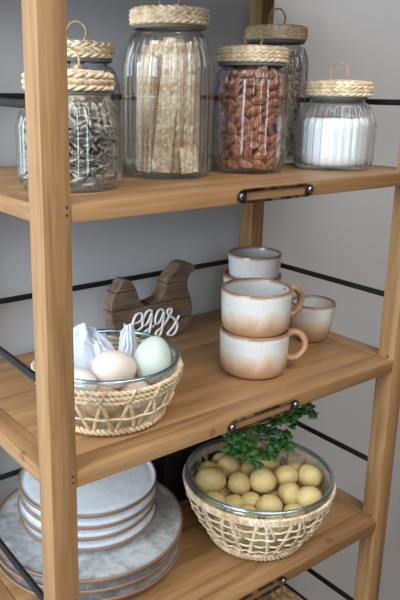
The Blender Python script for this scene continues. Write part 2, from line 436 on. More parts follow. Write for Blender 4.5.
# the almonds deeper inside as one mass
def mass(name, me_src, cx, cy, rfun, z0, z1, count, mat, label, cat, sc=(.85, 1.1), fl=.8):
    mb = MB(); vs = [v.co.copy() for v in me_src.vertices]; fs = [tuple(p.vertices) for p in me_src.polygons]
    for i in range(count):
        z = rnd.uniform(z0, z1); r = rfun(z) * math.sqrt(rnd.uniform(.15, 1)); a = rnd.random() * 2 * PI
        M = orient(Vector((math.cos(a), math.sin(a), rnd.uniform(-.5, .5))), rnd.gauss(0, fl), .5); s = rnd.uniform(*sc); p = Vector((r * math.cos(a), r * math.sin(a), z))
        mb.add([p + M @ (v * s) for v in vs], fs, i * .137)
    o = mb.build(name, mat, None, (cx, cy, .300), fix=False); tag(o, label, cat, kind='stuff'); return o
mass('almond_filling', ALM[0], *JA, lambda z: .0290, .020, .130, 190, ALM[0].materials[0], 'deeper almonds filling the middle of the almond jar', 'nuts')

# --- sunflower seeds
SEED = [drop_mesh('sunflower_seed', seed_mat() if i == 0 else None, .0205, .0090, .0038, .6, 10, 8, .08, i * 3) for i in range(2)]
SEED[1].materials.append(SEED[0].materials[0])
ns = 0
def put_seed(cx, cy, a, r, z, li):
    global ns
    if ns >= 296: return
    nrm = Vector((math.cos(a), math.sin(a), 0)); p = Vector((cx + nrm.x * r, cy + nrm.y * r, .300 + z)); s = rnd.uniform(.85, 1.2)
    M = orient(nrm, rnd.choice([0, PI]) + rnd.gauss(0, .42), .85)
    o = obj('sunflower_seed', SEED[ns % 2], p, M.to_euler(), None, (s, s, s)); ns += 1
    tag(o, 'grey striped sunflower seed among many in the squat jar', 'seed', 'sunflower seeds in the jar')
fill_jar(*JS, .0612, .070, .0445, .1, .013, .093, .0062, .0105, [.0036], put_seed, 1.45)
print('seeds', ns)
mass('sunflower_seed_filling', SEED[0], *JS, lambda z: inner_r(.0612, z, .070, .0445, .1) - .0140, .019, .086, 480, SEED[0].materials[0], 'more striped sunflower seeds filling the squat jar', 'seeds', (.9, 1.25), .7)

# --- rolled flakes (uncountable)
def flake_mat():
    n = NT('rolled_flakes'); at = n.n('ShaderNodeAttribute'); at.attribute_name = 'piece'; fr = n.math('FRACT', at.outputs['Fac'])
    f = n.noise(n.coord(), 400, 3)
    col = n.ramp(fr, [(0, (108, 84, 58)), (.18, (160, 138, 106)), (.40, (214, 202, 178)), (.75, (238, 230, 212)), (1, (248, 244, 234))])
    n.bsdf(n.mix(n.math('MULTIPLY', f, .3), col, lin((170, 140, 100))), .8); return n.m
FM = flake_mat(); fl = drop_mesh('flake', FM, .0075, .0056, .0016, .1, 6, 4, .3)
mb = MB(); vs = [v.co.copy() for v in fl.vertices]; fs = [tuple(p.vertices) for p in fl.polygons]
for i in range(2200):
    z = rnd.uniform(.0125, .172); rm = inner_r(.0535, z, .155, .0420, .1815) - .0040; r = rm * (1 if rnd.random() < .75 else math.sqrt(rnd.uniform(.6, 1))); a = rnd.random() * 2 * PI
    M = orient(Vector((math.cos(a), math.sin(a), 0)), rnd.random() * 6.3, .7); s = rnd.uniform(.7, 1.2); p = Vector((r * math.cos(a), r * math.sin(a), z))
    mb.add([p + M @ (v * s) for v in vs], fs, rnd.random())
mb.lathe([(0, .012), (.037, .012), (.0395, .018), (.0395, .15), (.032, .168), (0, .170)], 32, tag=.3)
bpy.data.meshes.remove(fl)
tag(mb.build('rolled_flakes', FM, None, (*JO, .300), fix=False), 'pale rolled flakes filling the tall jar behind the almonds', 'cereal', kind='stuff')

# --- crispbread strips
def crisp_mat():
    n = NT('seeded_crispbread'); v = n.coord(); f = n.noise(v, 150, 4, .65); g = n.noise(v, 45, 3)
    h = n.n('ShaderNodeTexVoronoi'); h.inputs['Scale'].default_value = 190; n.l(v, h.inputs['Vector'])
    col = n.ramp(n.math('ADD', n.math('MULTIPLY', f, .6), n.math('MULTIPLY', g, .4)), [(.36, (168, 126, 84)), (.47, (220, 190, 148)), (.60, (246, 230, 202))])
    col = n.mix(n.ramp(h.outputs['Distance'], [(.20, (1, 1, 1, 1)), (.42, (0, 0, 0, 1))]), col, lin((250, 242, 224)))
    n.bsdf(col, .85, n.bump(h.outputs['Distance'], -.6, .002)); return n.m
CM = crisp_mat()
def strip(a, b, yaw, L, w, lean, fwd, saw, z0=.0075):
    th = .0034; N = 46; lf = []; rt = []
    for i in range(N + 1):
        z = L * i / N; k = saw * (abs(((i / 2.0) % 2) - 1) - .5); wob = .0007 * mnoise.noise((a * 200, z * 60, 3.1))
        lf.append((-w / 2 - k + wob, z)); rt.append((w / 2 + k + wob, z))
    v = []
    for y in (-th / 2, th / 2):
        v += [(x, y, z) for x, z in lf] + [(x, y, z) for x, z in rt]
    n = N + 1; f = []
    for i in range(N):
        f += [(i, i + 1, n + i + 1, n + i), (2 * n + i, 3 * n + i, 3 * n + i + 1, 2 * n + i + 1), (i, 2 * n + i, 2 * n + i + 1, i + 1), (n + i, n + i + 1, 3 * n + i + 1, 3 * n + i)]
    f += [(0, n, 3 * n, 2 * n), (n - 1, 3 * n - 1, 4 * n - 1, 2 * n - 1)]
    p = Vector((JT[0], JT[1], .300 + z0)) + cr * a + cd * b
    o = MB().add(v, f).build('crispbread_strip', CM, None, p, smooth=False)
    o.rotation_euler = (Matrix.Rotation(AX + yaw, 4, 'Z') @ Matrix.Rotation(lean, 4, 'Y') @ Matrix.Rotation(fwd, 4, 'X')).to_euler()
    tag(o, 'pale seeded crispbread strip standing in the tallest jar', 'crispbread', 'crispbread strips in the tallest jar')
for q in ((-.009, .0325, .05, .167, .0240, .085, .03, 0), (.008, .026, -.1, .162, .020, .045, .02, .0012), (.014, .032, .9, .154, .014, .02, .02, .002),
          (.024, .033, 1.1, .162, .016, .01, .03, .0022), (.032, .025, 1.25, .148, .017, -.01, .02, .002), (.029, .037, .35, .034, .0225, -.12, .0, 0),
          (.019, .022, .2, .150, .022, -.03, .0, .0015), (-.027, .032, -1.1, .148, .015, .06, .0, 0), (-.032, .024, -1.2, .146, .016, .03, .0, .001),
          (-.038, .013, -1.25, .138, .017, .03, .0, .001), (-.019, .024, -.3, .164, .023, .04, .0, 0), (-.026, -.004, .2, .160, .024, .03, 0, .001),
          (.002, .010, .1, .168, .026, .02, 0, 0), (.028, .004, -.2, .160, .026, -.02, 0, 0), (-.006, -.024, .1, .165, .026, .02, 0, .001), (.038, .011, 1.2, .140, .015, -.01, .0, .001),
          (.020, -.020, .3, .150, .026, -.02, 0, .001), (-.026, -.022, -.2, .150, .024, .03, 0, 0)):
    strip(*q)

# --- pale dried pieces in the jar behind the seeds
PM = plain('dried_slice', (222, 204, 168), .8, .15, 120, .2)
def petal():
    mb = MB(); N = 12; K = 5
    v = []; f = []
    for s in (0, 1):
        for i in range(N + 1):
            t = i / N - .5; w = .0095 * (1 - (2 * t) ** 4 * .5)
            for k in range(K):
                u = k / (K - 1) - .5; v.append((t * .034, u * 2 * w, .010 * (t * t * 4) - .006 * (u * u * 4) + .0012 * math.sin(t * 40) + (s - .5) * .002))
    n = (N + 1) * K
    for i in range(N):
        for k in range(K - 1):
            a = i * K + k; f += [(a, a + 1, a + K + 1, a + K), (n + a, n + a + K, n + a + K + 1, n + a + 1)]
    bd = [k for k in range(K)] + [i * K + K - 1 for i in range(1, N + 1)] + [N * K + k for k in range(K - 2, -1, -1)] + [i * K for i in range(N - 1, 0, -1)]
    for i in range(len(bd)):
        a, b = bd[i], bd[(i + 1) % len(bd)]; f.append((a, b, n + b, n + a))
    return mb.add(v, f).mesh('dried_slice', PM, True, True)
PE = petal()
def put_slice(cx, cy, a, r, z, li):
    nrm = Vector((math.cos(a), math.sin(a), 0)); p = Vector((cx + nrm.x * r, cy + nrm.y * r, .300 + z)); s = rnd.uniform(.8, 1.05)
    o = obj('dried_slice', PE, p, orient(nrm, rnd.random() * 6.3, .5).to_euler(), None, (s, s, s))
    tag(o, 'pale curled dried piece in the jar behind the sunflower seeds', 'food', 'dried pieces in the jar behind the seeds')
fill_jar(*JB, .0585, .116, .0430, .142, .018, .138, .0150, .0200, [.0095], put_slice, 1.9)
for i in range(14): put_slice(*JB, rnd.random() * 6.3, .030 * math.sqrt(rnd.random()), rnd.uniform(.02, .135), 0)

# ------------------------------------------------------------------ glazed stoneware
def glaze(name, H, tan=(196, 156, 114), white=(226, 226, 220), mid=.45, inner=True):
    n = NT(name); c = n.n('ShaderNodeTexCoord'); s = n.n('ShaderNodeSeparateXYZ'); n.l(c.outputs['Object'], s.inputs[0])
    f = n.noise(n.coord((1, 1, .35)), 42, 5, .65); sp = n.noise(n.coord(), 230, 2, .5)
    h = n.math('ADD', n.math('DIVIDE', s.outputs[2], H * S), n.math('MULTIPLY_ADD', f, .5, -.25))
    col = n.ramp(h, [(mid - .25, tan), (mid + .04, (222, 200, 174)), (mid + .20, white), (.86, white)])
    at = n.n('ShaderNodeAttribute'); at.attribute_name = 'piece'     # 1 = inside of the vessel
    col = n.mix(at.outputs['Fac'], col, lin((216, 219, 217)))
    speck = n.ramp(sp, [(.62, (0, 0, 0, 1)), (.70, (1, 1, 1, 1))])
    col = n.mix(n.math('MULTIPLY', n.math('ADD', speck, n.math('MULTIPLY', n.noise(n.coord(), 75, 4, .7), .35)), .42), col, lin((178, 140, 104)))
    rim = n.ramp(n.math('ADD', n.math('DIVIDE', s.outputs[2], H * S), n.math('MULTIPLY_ADD', f, .06, -.03)), [(.90, (0, 0, 0, 1)), (.97, (1, 1, 1, 1))])
    col = n.mix(n.math('MULTIPLY', rim, .92), col, lin((146, 94, 54)))
    n.bsdf(col, .28, n.bump(f, .06, .002), Coat_Weight=.3); return n.m
def vessel(mb, out, w, n=72, wob=.0, floor=.006):
    """outer profile list (r,z) bottom to rim -> closed shell"""
    f = lambda i, a, r, z: (r * (1 + wob * math.sin(2 * a + 1) + wob * .6 * math.sin(3 * a)), z + wob * .012 * math.sin(a * 2 + 2))
    H = out[-1][1]; R = out[-1][0]
    rimv = [(R - w * .15, H + w * .35), (R - w * .5, H + w * .5), (R - w * .85, H + w * .35)]
    mb.lathe([(0, .0012), (out[0][0] * .9, .0012)] + out + rimv[:2], n, f, 0.0)
    inn = [(max(r - w, .002), max(z, floor)) for r, z in out if z >= floor * .6]
    mb.lathe(rimv[1:] + inn[::-1] + [(inn[0][0] * .85, floor - .0008), (0, floor - .0008)], n, f, 1.0)
    return mb
MH = .0680; MUGM = glaze('mug_glaze', MH, (180, 138, 102), mid=.42)
def mug(z, label, ang, group='handled mugs stacked at the shelf edge'):
    t = thing('mug', (.3695, .1045, z), label, 'mug', group)
    R = .0522
    out = [(.038, 0), (.0430, .0008), (.0468, .0030), (.0492, .0072), (.0504, .0130), (.0512, .024), (.0518, .042), (R, .058), (R, MH - .002)]
    vessel(MB(), out, .0038, wob=.004).build('body', MUGM, t)
    # strap handle, a closed C that leaves the wall near the rim and returns below the middle
    pts = smoothline([(.0500, 0, .0555), (.0585, 0, .0600), (.0690, 0, .0575), (.0775, 0, .0460), (.0770, 0, .0320), (.0690, 0, .0215), (.0590, 0, .0180), (.0495, 0, .0190)], 6)
    mb = MB().tube(pts, [.0078 if i in (0, 1) else .0066 + .0014 * abs(i / len(pts) - .5) for i in range(len(pts))], 12, flat=.72, up=lambda p: Vector((p.x - .060, 0, p.z - .038)))
    ca, sa = math.cos(ang), math.sin(ang); mb.v = [(a * ca - b * sa, a * sa + b * ca, c) for a, b, c in mb.v]
    mb.build('handle', HANM, t); return t
n_ = NT('handle_glaze'); f_ = n_.noise(n_.coord(), 60, 4); n_.bsdf(n_.ramp(f_, [(.35, (150, 108, 74)), (.65, (192, 150, 112))]), .3, n_.bump(f_, .1, .001)); HANM = n_.m
mug(0.0004, 'glazed stoneware mug with loop handle at the bottom of the stack of two', AX + .05)
mug(.0640, 'glazed stoneware mug with loop handle on top of the other handled mug', AX + .38)
def cup(x, y, z, R, H, rb, label, mat, wob=.006, group=None):
    out = [(rb * .8, 0), (rb * .93, .0008), (rb, .003), (lerp(rb, R, .38), H * .16), (lerp(rb, R, .66), H * .38), (lerp(rb, R, .86), H * .62), (lerp(rb, R, .97), H * .85), (R, H - .002)]
    t = vessel(MB(), out, .0036, wob=wob).build('cup', mat, None, (x, y, z)); return tag(t, label, 'cup', group)
CUPM = glaze('cup_glaze', .0680, (190, 150, 112), mid=.46)
CUPT = glaze('cup_glaze_pale', .0680, (224, 214, 198), (236, 237, 234), mid=.12)
CUPL = glaze('cup_glaze_tall', .0930, (224, 214, 198), (236, 237, 234), mid=.12)
cup(.5475, .1462, .0004, .0382, .0680, .0235, 'small handleless stoneware cup standing alone beside the stacked mugs', CUPM)
cup(.527, .2745, .0004, .0530, .0930, .0400, 'pale handleless cup under another, mostly hidden behind the mugs', CUPL)
cup(.530, .2735, .0640, .0482, .0680, .0400, 'pale handleless cup with brown rim, topmost of the rear stack', CUPT, .008)

# plates
def plate_mat(name, RP, ca=(160, 158, 152), cb=(190, 195, 196), cc=(214, 220, 222)):
    n = NT(name); c = n.n('ShaderNodeTexCoord'); s = n.n('ShaderNodeSeparateXYZ'); n.l(c.outputs['Object'], s.inputs[0])
    f = n.noise(n.coord(), 9, 6, .65); g = n.noise(n.coord(), 70, 5, .7); sp = n.noise(n.coord(), 190, 2)
    k = n.math('ADD', n.math('MULTIPLY', f, .5), n.math('MULTIPLY', g, .5))
    col = n.ramp(k, [(.36, ca), (.46, cb), (.58, cc)])
    speck = n.ramp(sp, [(.60, (0, 0, 0, 1)), (.68, (1, 1, 1, 1))]); col = n.mix(n.math('MULTIPLY', speck, .3), col, lin((150, 126, 102)))
    rad = n.math('SQRT', n.math('ADD', n.math('MULTIPLY', s.outputs[0], s.outputs[0]), n.math('MULTIPLY', s.outputs[1], s.outputs[1])))
    z = n.math('ADD', n.math('DIVIDE', rad, RP * S), n.math('MULTIPLY_ADD', g, .03, -.015))
    rim = n.ramp(z, [(.962, (0, 0, 0, 1)), (.976, (1, 1, 1, 1))]); col = n.mix(n.math('MULTIPLY', rim, .95), col, lin((140, 102, 72)))
    n.bsdf(col, .3, n.bump(g, .08, .002), Coat_Weight=.25); return n.m
def plate_mesh(R, foot, floor, H, mat, name, seed):
    prof = [(0, foot * .55), (R * .55, foot * .55), (R * .57, .0003), (R * .62, .0003), (R * .64, foot * .6), (R * .80, foot * .8), (R * .92, H * .52), (R * .985, H - .0066), (R, H - .0052), (R * 1.002, H - .0020), (R * .998, H - .0003), (R * .988, H), (R * .976, H - .0012), (R * .955, H - .0046), (R * .90, floor + .0009), (R * .82, floor + .0001), (R * .5, floor), (0, floor)]
    f = lambda i, a, r, z: (r * (1 + .006 * math.sin(2 * a + seed) + .004 * math.sin(3 * a + seed * 2) + .002 * math.sin(7 * a)), z)
    return MB().lathe(prof, 96, f).mesh(name, mat, True, True)
PLm, PSm = plate_mat('dinner_plate_glaze', .1490, (128, 122, 114), (164, 164, 160), (196, 200, 200)), plate_mat('side_plate_glaze', .1072, (222, 228, 231), (235, 240, 243), (244, 247, 249))
cx, cy = .1468, .2262
lab = ['lowest of the three wide speckled grey plates on the bottom shelf', 'middle one of the three wide speckled grey plates', 'wide speckled grey plate carrying the small plates']
for i in range(3):
    o = obj('dinner_plate', plate_mesh(.1490, .0085, .0168, .0215, PLm, 'dinner_plate', i * 1.9), (cx + (.001, -.001, 0)[i], cy + (0, .001, 0)[i], B + .0001 + i * .0172), (0, 0, i * 1.1)); tag(o, lab[i], 'plate', 'wide grey plates')
lab = ['small blue-grey plate resting directly on the wide plates', 'small blue-grey plate second from the bottom of its stack', 'small blue-grey plate just under the topmost one', 'topmost small pale blue-grey plate of the stack']
zb = B + 2 * .0172 + .0171
for i in range(4):
    o = obj('side_plate', plate_mesh(.1072, .0085, .0178, .0215, PSm, 'side_plate', i * 2.7 + 1), (cx + (.001, -.0015, .0015, 0)[i], cy + .002 + (0, .001, -.001, 0)[i], zb + i * .0182), (0, 0, i * 1.7)); tag(o, lab[i], 'plate', 'small grey plates')

# ------------------------------------------------------------------ glass bowls in woven sleeves
def bowl_curve(rb, R, H, p=1.6):
    """outer radius at height z"""
    def r(z):
        t = max(0, min(1, z / H)); return rb + (R - rb) * (1 - (1 - t) ** p)
    return r
def glass_bowl(parent, rs, H, rb, t=.0032):
    out = [(0, .004), (rb * .8, .004)] + [(rs(z), z) for z in [.004 + (H - .008) * i / 16 for i in range(17)]]
    R = rs(H)
    rim = MB().lathe([(R + .0002, H - .0030), (R + .0016, H - .0024), (R + .0026, H - .0008), (R + .0025, H + .0009), (R + .0010, H + .0021), (R - .0014, H + .0021), (R - t - .0004, H + .0006), (R - t - .0005, H - .0020), (R - t + .0002, H - .0030), (R + .0002, H - .0030)], 96).build('rim', RIMGLASS, parent)
    rim['label'] = 'thick rounded glass rim'
    inn = [(rs(z) - t, max(z, .008)) for z in [.004 + (H - .010) * i / 16 for i in range(17)]]
    return MB().lathe(out + inn[::-1] + [(rb * .7, .008), (0, .008)], 96).build('glass_bowl', BOWLGLASS, parent)
def ring_pts(rs, z, off, n=120, wave=0, amp=0, ph=0, zamp=0):
    return [((rs(z) + off + amp * math.sin(wave * a + ph)) * math.cos(a), (rs(z) + off + amp * math.sin(wave * a + ph)) * math.sin(a), z + zamp * math.sin(wave * a + ph + PI / 2)) for a in (2 * PI * k / n for k in range(n))]
rad_up = lambda p: Vector((p.x, p.y, .0001)).normalized()
def plait(mb, rs, z, off, r, waves, n=None):
    """two strands twisted round each other along a ring"""
    n = n or waves * 8
    for ph in (0, PI): mb.tube(ring_pts(rs, z, off, n, waves, r * .75, ph, r * .85), r, 6, True, 1.0)
def leaning(mb, rs, z0, z1, a0, a1, off, r, flat=.6, n=7, bow=0):
    pts = []
    for i in range(n):
        t = i / (n - 1); a = lerp(a0, a1, t); z = lerp(z0, z1, t); q = rs(z) + off + bow * math.sin(PI * t)
        pts.append((q * math.cos(a), q * math.sin(a), z))
    mb.tube(pts, r, 6, False, flat, rad_up)

# egg bowl
EB = (.1108, .1097)
t = thing('bowl', (*EB, .0008), 'clear glass bowl in an open rattan sleeve holding eggs', 'bowl')
rsE = bowl_curve(.0640, .0915, .0800, 1.9)
glass_bowl(t, rsE, .0800, .064)
mb = MB()
plait(mb, rsE, .0665, .0040, .0021, 42); plait(mb, rsE, .0600, .0040, .0021, 40); plait(mb, rsE, .0535, .0038, .0019, 44)
mb.tube(ring_pts(rsE, .0285, .0052, 120, 16, .0010, .4, .0006), .0017, 6, True)
plait(mb, rsE, .0062, .0046, .0026, 34); plait(mb, lambda z: rsE(z) - .004, .0050, .0036, .0022, 34)
K = 17
for k in range(K):
    a = 2 * PI * k / K; s = .16
    leaning(mb, rsE, .006, .058, a - s, a + s * .12, .0032, .0030, .4); leaning(mb, rsE, .006, .058, a + s, a - s * .12, .0046, .0030, .4)
    leaning(mb, rsE, .054, .0705, a - .02, a + .06, .0066, .0019, .5)
sl = mb.build('woven_sleeve', RATTAN, t); sl['label'] = 'open woven rattan sleeve'
# interior of the sleeve's base mat, seen through the bottom glass
MB().lathe([(0, .0004), (.0625, .0004), (.0635, .002), (.0625, .0036), (0, .0036)], 64).build('base_mat', RATTAN, t)

# potato bowl
PB = (.3890, .0990)
t = thing('bowl', (*PB, B + .0008), 'large glass bowl of potatoes in a pale woven openwork sleeve', 'bowl')
HP = .1125
rsP = bowl_curve(.0660, .1165, HP, 1.75)
glass_bowl(t, rsP, HP, .066)
mb = MB()
for z in (.1010, .0968, .0926): plait(mb, rsP, z, .0040, .0018, 56)
def wavy(z, ph, r=.0016): mb.tube(ring_pts(rsP, z, .0052, 168, 28, .0014, ph, .0003), r, 6, True, .75)
for i, z in enumerate((.0270, .0440, .0610, .0780)): wavy(z, PI * (i % 2))
plait(mb, rsP, .0068, .0048, .0028, 34); plait(mb, lambda z: rsP(z) - .004, .0054, .0036, .0024, 34); plait(mb, rsP, .0115, .0046, .0022, 40)
K = 28
for k in range(K):
    a = 2 * PI * (k + .25) / K; d = .055 if k % 2 else -.055
    leaning(mb, rsP, .008, .092, a - d, a + d, .0040, .0036, .30, 9, .001)
    if k % 2 == 0: leaning(mb, rsP, .060, .104, a + .10, a - .06, .0056, .0022, .45)
sl = mb.build('woven_sleeve', RAFFIA, t); sl['label'] = 'pale woven raffia sleeve'
MB().lathe([(0, .0004), (.0645, .0004), (.0655, .002), (.0645, .0036), (0, .0036)], 64).build('base_mat', RAFFIA, t)

# eggs
def egg_mat(name, c, d):
    n = NT(name); f = n.noise(n.coord(), 55, 4, .6); n.bsdf(n.ramp(f, [(.3, d), (.7, c)]), .45, n.bump(n.noise(n.coord(), 500, 2), .05, .0005), Subsurface_Weight=.05); return n.m
def egg(loc, axis, L, Wd, mat, label):
    prof = [(0, -.5)]
    for i in range(1, 24):
        a = PI * i / 24; prof.append((math.sin(a) * .5 * (1 + .13 * math.cos(a)), -math.cos(a) * .5))
    prof.append((0, .5)); mb = MB().lathe([(r * Wd * 1.0, z * L) for r, z in prof], 40)
    o = mb.build('egg', mat, None, loc); o.rotation_euler = Vector(axis).to_track_quat('Z', 'Y').to_euler(); return tag(o, label, 'egg')
E1 = egg_mat('cream_shell', (234, 221, 206), (224, 207, 190)); E2 = egg_mat('pale_green_shell', (212, 222, 210), (202, 213, 201))
E3 = egg_mat('brown_shell', (214, 176, 144), (200, 158, 126)); E4 = egg_mat('pink_shell', (226, 196, 180), (214, 182, 166)); E5 = egg_mat('white_shell', (226, 222, 216), (216, 212, 206))
egg((.1085, .0915, .0665), cr * 1 + Vector((0, 0, .12)), .0585, .0500, E1, 'large cream egg lying on top at the front of the glass bowl')
egg((.1600, .0790, .0735), cd * -.3 + cr * .25 + Vector((0, 0, 1)), .060, .0490, E2, 'pale greenish white egg leaning upright on the bowl edge')
egg((.0570, .0960, .0570), cr + cd * .4, .056, .043, E5, 'white egg low beside the cream egg, half hidden by the post')
egg((.0835, .0850, .0330), cr, .054, .040, E3, 'brown egg at the bottom of the bowl seen through the rattan')
egg((.1310, .0770, .0330), cr * .8 + cd * .5, .054, .040, E4, 'pinkish egg low in the bowl under the greenish egg')
egg((.1000, .1290, .0330), cr * .4 - cd, .053, .040, E3, 'brown egg under the cream egg in the middle of the bowl')
egg((.1480, .1260, .0340), cr * .3 - cd, .053, .040, E4, 'pinkish egg at the back of the bowl below the tissue')

# crumpled tissue
def tissue(name, loc, rx, ry, h, seed, label, rot, pk=.75, tilt=(0, 0)):
    n = 44; v = []; f = []
    for s in (0, 1):
        for i in range(n + 1):
            for j in range(n + 1):
                x = 2 * i / n - 1; y = 2 * j / n - 1; d = max(abs(x), abs(y)); q = math.hypot(x, y)
                k = d / q if q > 1e-6 else 1; X, Y = x * k, y * k; r2 = X * X + Y * Y
                a = 0
                for o_, w_ in ((1.6, .6), (3.4, .45), (7.5, .16)): a += w_ * 1.6 * mnoise.noise((X * o_ + seed, Y * o_ + 2 * seed, seed))
                z = h * (max(0.0, 1 - r2) ** pk * (1 + .28 * a + tilt[0] * X + tilt[1] * Y)) - (.004 if r2 > .97 else 0)
                e = 1 + .05 * mnoise.noise((X * 3, Y * 3, seed + 5))
                c_ = .003 * mnoise.noise((X * 5, Y * 5, seed + 9)); g_ = .003 * mnoise.noise((X * 5, Y * 5, seed + 19))
                v.append((X * rx * e + c_, Y * ry * e + g_, z - s * .0008))
    m_ = n + 1; N = m_ * m_
    for i in range(n):
        for j in range(n):
            a = i * m_ + j; f += [(a, a + m_, a + m_ + 1, a + 1), (N + a, N + a + 1, N + a + m_ + 1, N + a + m_)]
    bd = [(i, 0) for i in range(n)] + [(n, j) for j in range(n)] + [(i, n) for i in range(n, 0, -1)] + [(0, j) for j in range(n, 0, -1)]
    for i in range(len(bd)):
        a = bd[i][0] * m_ + bd[i][1]; b = bd[(i + 1) % len(bd)][0] * m_ + bd[(i + 1) % len(bd)][1]; f.append((a, b, N + b, N + a))
    o = MB().add(v, f).build(name, TIS, None, loc); o.rotation_euler = (0, 0, rot); return tag(o, label, 'paper')
TIS = plain('white_tissue', (206, 211, 220), .8, .05, 90, .25, 0, Subsurface_Weight=.1)
tissue('tissue_paper', (.1055, .1490, .0450), .038, .028, .057, 3.3, 'crumpled white tissue paper rising at the back of the egg bowl', AX, .42, (-.12, .1))
tissue('tissue_paper', (.1570, .1310, .0560), .0190, .0130, .052, 8.1, 'small lilac-white tissue peak poking up behind the greenish egg', .2, 1.1)

# potatoes
def potato_mat():
    n = NT('potato_skin'); v = n.coord(); g = n.n('ShaderNodeObjectInfo'); f = n.noise(v, 38, 5, .65); sp = n.noise(v, 210, 2)
    col = n.ramp(f, [(.30, (156, 124, 64)), (.5, (212, 186, 120)), (.70, (236, 218, 166))])
    col = n.mix(n.ramp(sp, [(.60, (0, 0, 0, 1)), (.70, (1, 1, 1, 1))]), col, lin((140, 104, 60)))
    col = n.mix(n.math('MULTIPLY', g.outputs['Random'], .3), col, lin((182, 148, 84)))
    n.bsdf(col, .4, n.bump(f, .25, .002)); return n.m
PTM = potato_mat(); PT = []
for i in range(6):
    bm = bmesh.new(); bmesh.ops.create_icosphere(bm, subdivisions=4, radius=1.0); sd = i * 7.7
    for v in bm.verts:
        p = v.co.copy(); k = 1 + .09 * mnoise.noise(p * .9 + Vector((sd, 0, 0))) + .03 * mnoise.noise(p * 2.3 + Vector((0, sd, 0)))
        for e in range(4):       # eyes
            d = Vector((math.sin(e * 2.4 + sd), math.cos(e * 1.7 + sd), math.sin(e * 3.1 + 2 * sd))).normalized(); q = p.dot(d)
            if q > .975: k -= .05 * (q - .975) / .025
        v.co = p * k
    me = bpy.data.meshes.new('potato'); bm.to_mesh(me); bm.free(); me.polygons.foreach_set('use_smooth', [True] * len(me.polygons)); me.materials.append(PTM); PT.append(me)
top = [(-.0643, .0493, .0940, .0262, .0215), (-.0130, .0580, .0980, .0192, .0195), (-.0294, .0127, .0940, .0180, .0187), (-.0009, -.0108, .1000, .0213, .0200), (.0419, -.0194, .0980, .0203, .0180), (.0782, -.0395, .0960, .0197, .0191), (.0163, -.0527, .0920, .0180, .0195), (.0334, -.0837, .0940, .0206, .0180), (-.0279, -.0528, .0880, .0200, .0170), (-.0359, -.0207, .0800, .0180, .0155), (-.0580, -.0064, .0780, .0160, .0150), (-.0789, .0150, .0800, .0185, .0155), (-.0570, -.0360, .0760, .0165, .0150), (.0003, -.0780, .0790, .0170, .0150), (.0520, .0302, .1000, .0185, .0160), (.0170, .0456, .0880, .0160, .0150), (-.0430, .0400, .0640, .0160, .0150), (.0185, -.0244, .0640, .0160, .0160), (.0830, -.0020, .0850, .0160, .0150), (.0000, .0850, .0900, .0180, .0170), (-.0400, .0820, .0880, .0180, .0170), (.0400, .0740, .0860, .0180, .0170), (.0720, .0450, .0780, .0180, .0170), (.0150, .0150, .0760, .0180, .0170)]
rnd2 = random.Random(11); spots = [(Vector((a, b, c)), d, e, True) for a, b, c, d, e in top]
z = .033; lay = 0
while z < .075:
    rr = rsP(z) - .0032 - .0185; k = 0
    while rr > 0:
        nn = max(1, int(2 * PI * rr / .0365)); ph = rnd2.random() * 6.3
        for i in range(nn):
            a = ph + 2 * PI * i / nn; p = Vector((rr * math.cos(a), rr * math.sin(a), z + rnd2.uniform(-.003, .003)))
            if all((p - q[0]).length > .031 for q in spots): spots.append((p, rnd2.uniform(.0185, .0205), rnd2.uniform(.0165, .018), False))
        rr -= .036
    z += .026; lay += 1
for i, (p, a, b, vis) in enumerate(spots):
    r = math.hypot(p.x, p.y); lim = rsP(p.z - .0008 - .6 * b) - .0040 - max(a, b) * 1.10
    if r > lim: p = Vector((p.x * lim / r, p.y * lim / r, p.z))
    M = Matrix((cr, Vector((0, 0, 1)).cross(cr), Vector((0, 0, 1)))).transposed()
    e = (M.to_4x4() @ Matrix.Rotation(rnd2.uniform(-.5, .5) if i else -.35, 4, 'Y') @ Matrix.Rotation(rnd2.uniform(-.4, .4), 4, 'Z')).to_euler()
    o = obj('potato', PT[i % 6], (PB[0] + p.x, PB[1] + p.y, B + p.z), e, None, (a, b * .98, b))
    tag(o, 'small yellow potato in the woven glass bowl', 'potato', 'potatoes in the bowl')
print('potatoes', len(spots))

# parsley
def leaf_mat():
    n = NT('parsley_leaf'); f = n.noise(n.coord(), 90, 3); n.bsdf(n.ramp(f, [(.3, (36, 84, 32)), (.7, (76, 134, 58))]), .5, n.bump(f, .2, .001)); return n.m
LM = leaf_mat(); STM = plain('parsley_stem_skin', (92, 140, 60), .5, .1, 60)
root = Vector((.400, .135, B + .112))
sprig = thing('parsley_sprig', root, 'fresh green curly parsley sprig lying on the potatoes', 'herb')
lf = MB(); st = MB(); rp_ = random.Random(5)
def leaflet(p, d, nrm, s):
    """three-lobed toothed leaflet with a cupped surface"""
    d = d.normalized(); nrm = (nrm - d * nrm.dot(d)).normalized(); b = d.cross(nrm)
    shape = [(0, 0), (.12, .10), (.10, .34), (.30, .30), (.34, .50), (.50, .38), (.46, .22), (.66, .30), (.72, .16), (.86, .17), (1.0, 0)]
    full = shape + [(x, -y) for x, y in shape[-2:0:-1]]
    v = []
    for s_ in (0, 1):
        for x, y in full: v.append(p + d * (x * s) + b * (y * s * 1.15) + nrm * (s * (.35 * y * y + .12 * math.sin(x * 6) + .10 * math.cos(9 * y + 5 * x)) - s_ * .0003))
    n = len(full); c = len(v); v += [p + d * (.45 * s) + nrm * (s * .02), p + d * (.45 * s) + nrm * (s * .02 - .0003)]
    f = []
    for i in range(n):
        j = (i + 1) % n; f += [(i, j, c), (n + j, n + i, c + 1), (i, n + i, n + j, j)]
    lf.add(v, f)
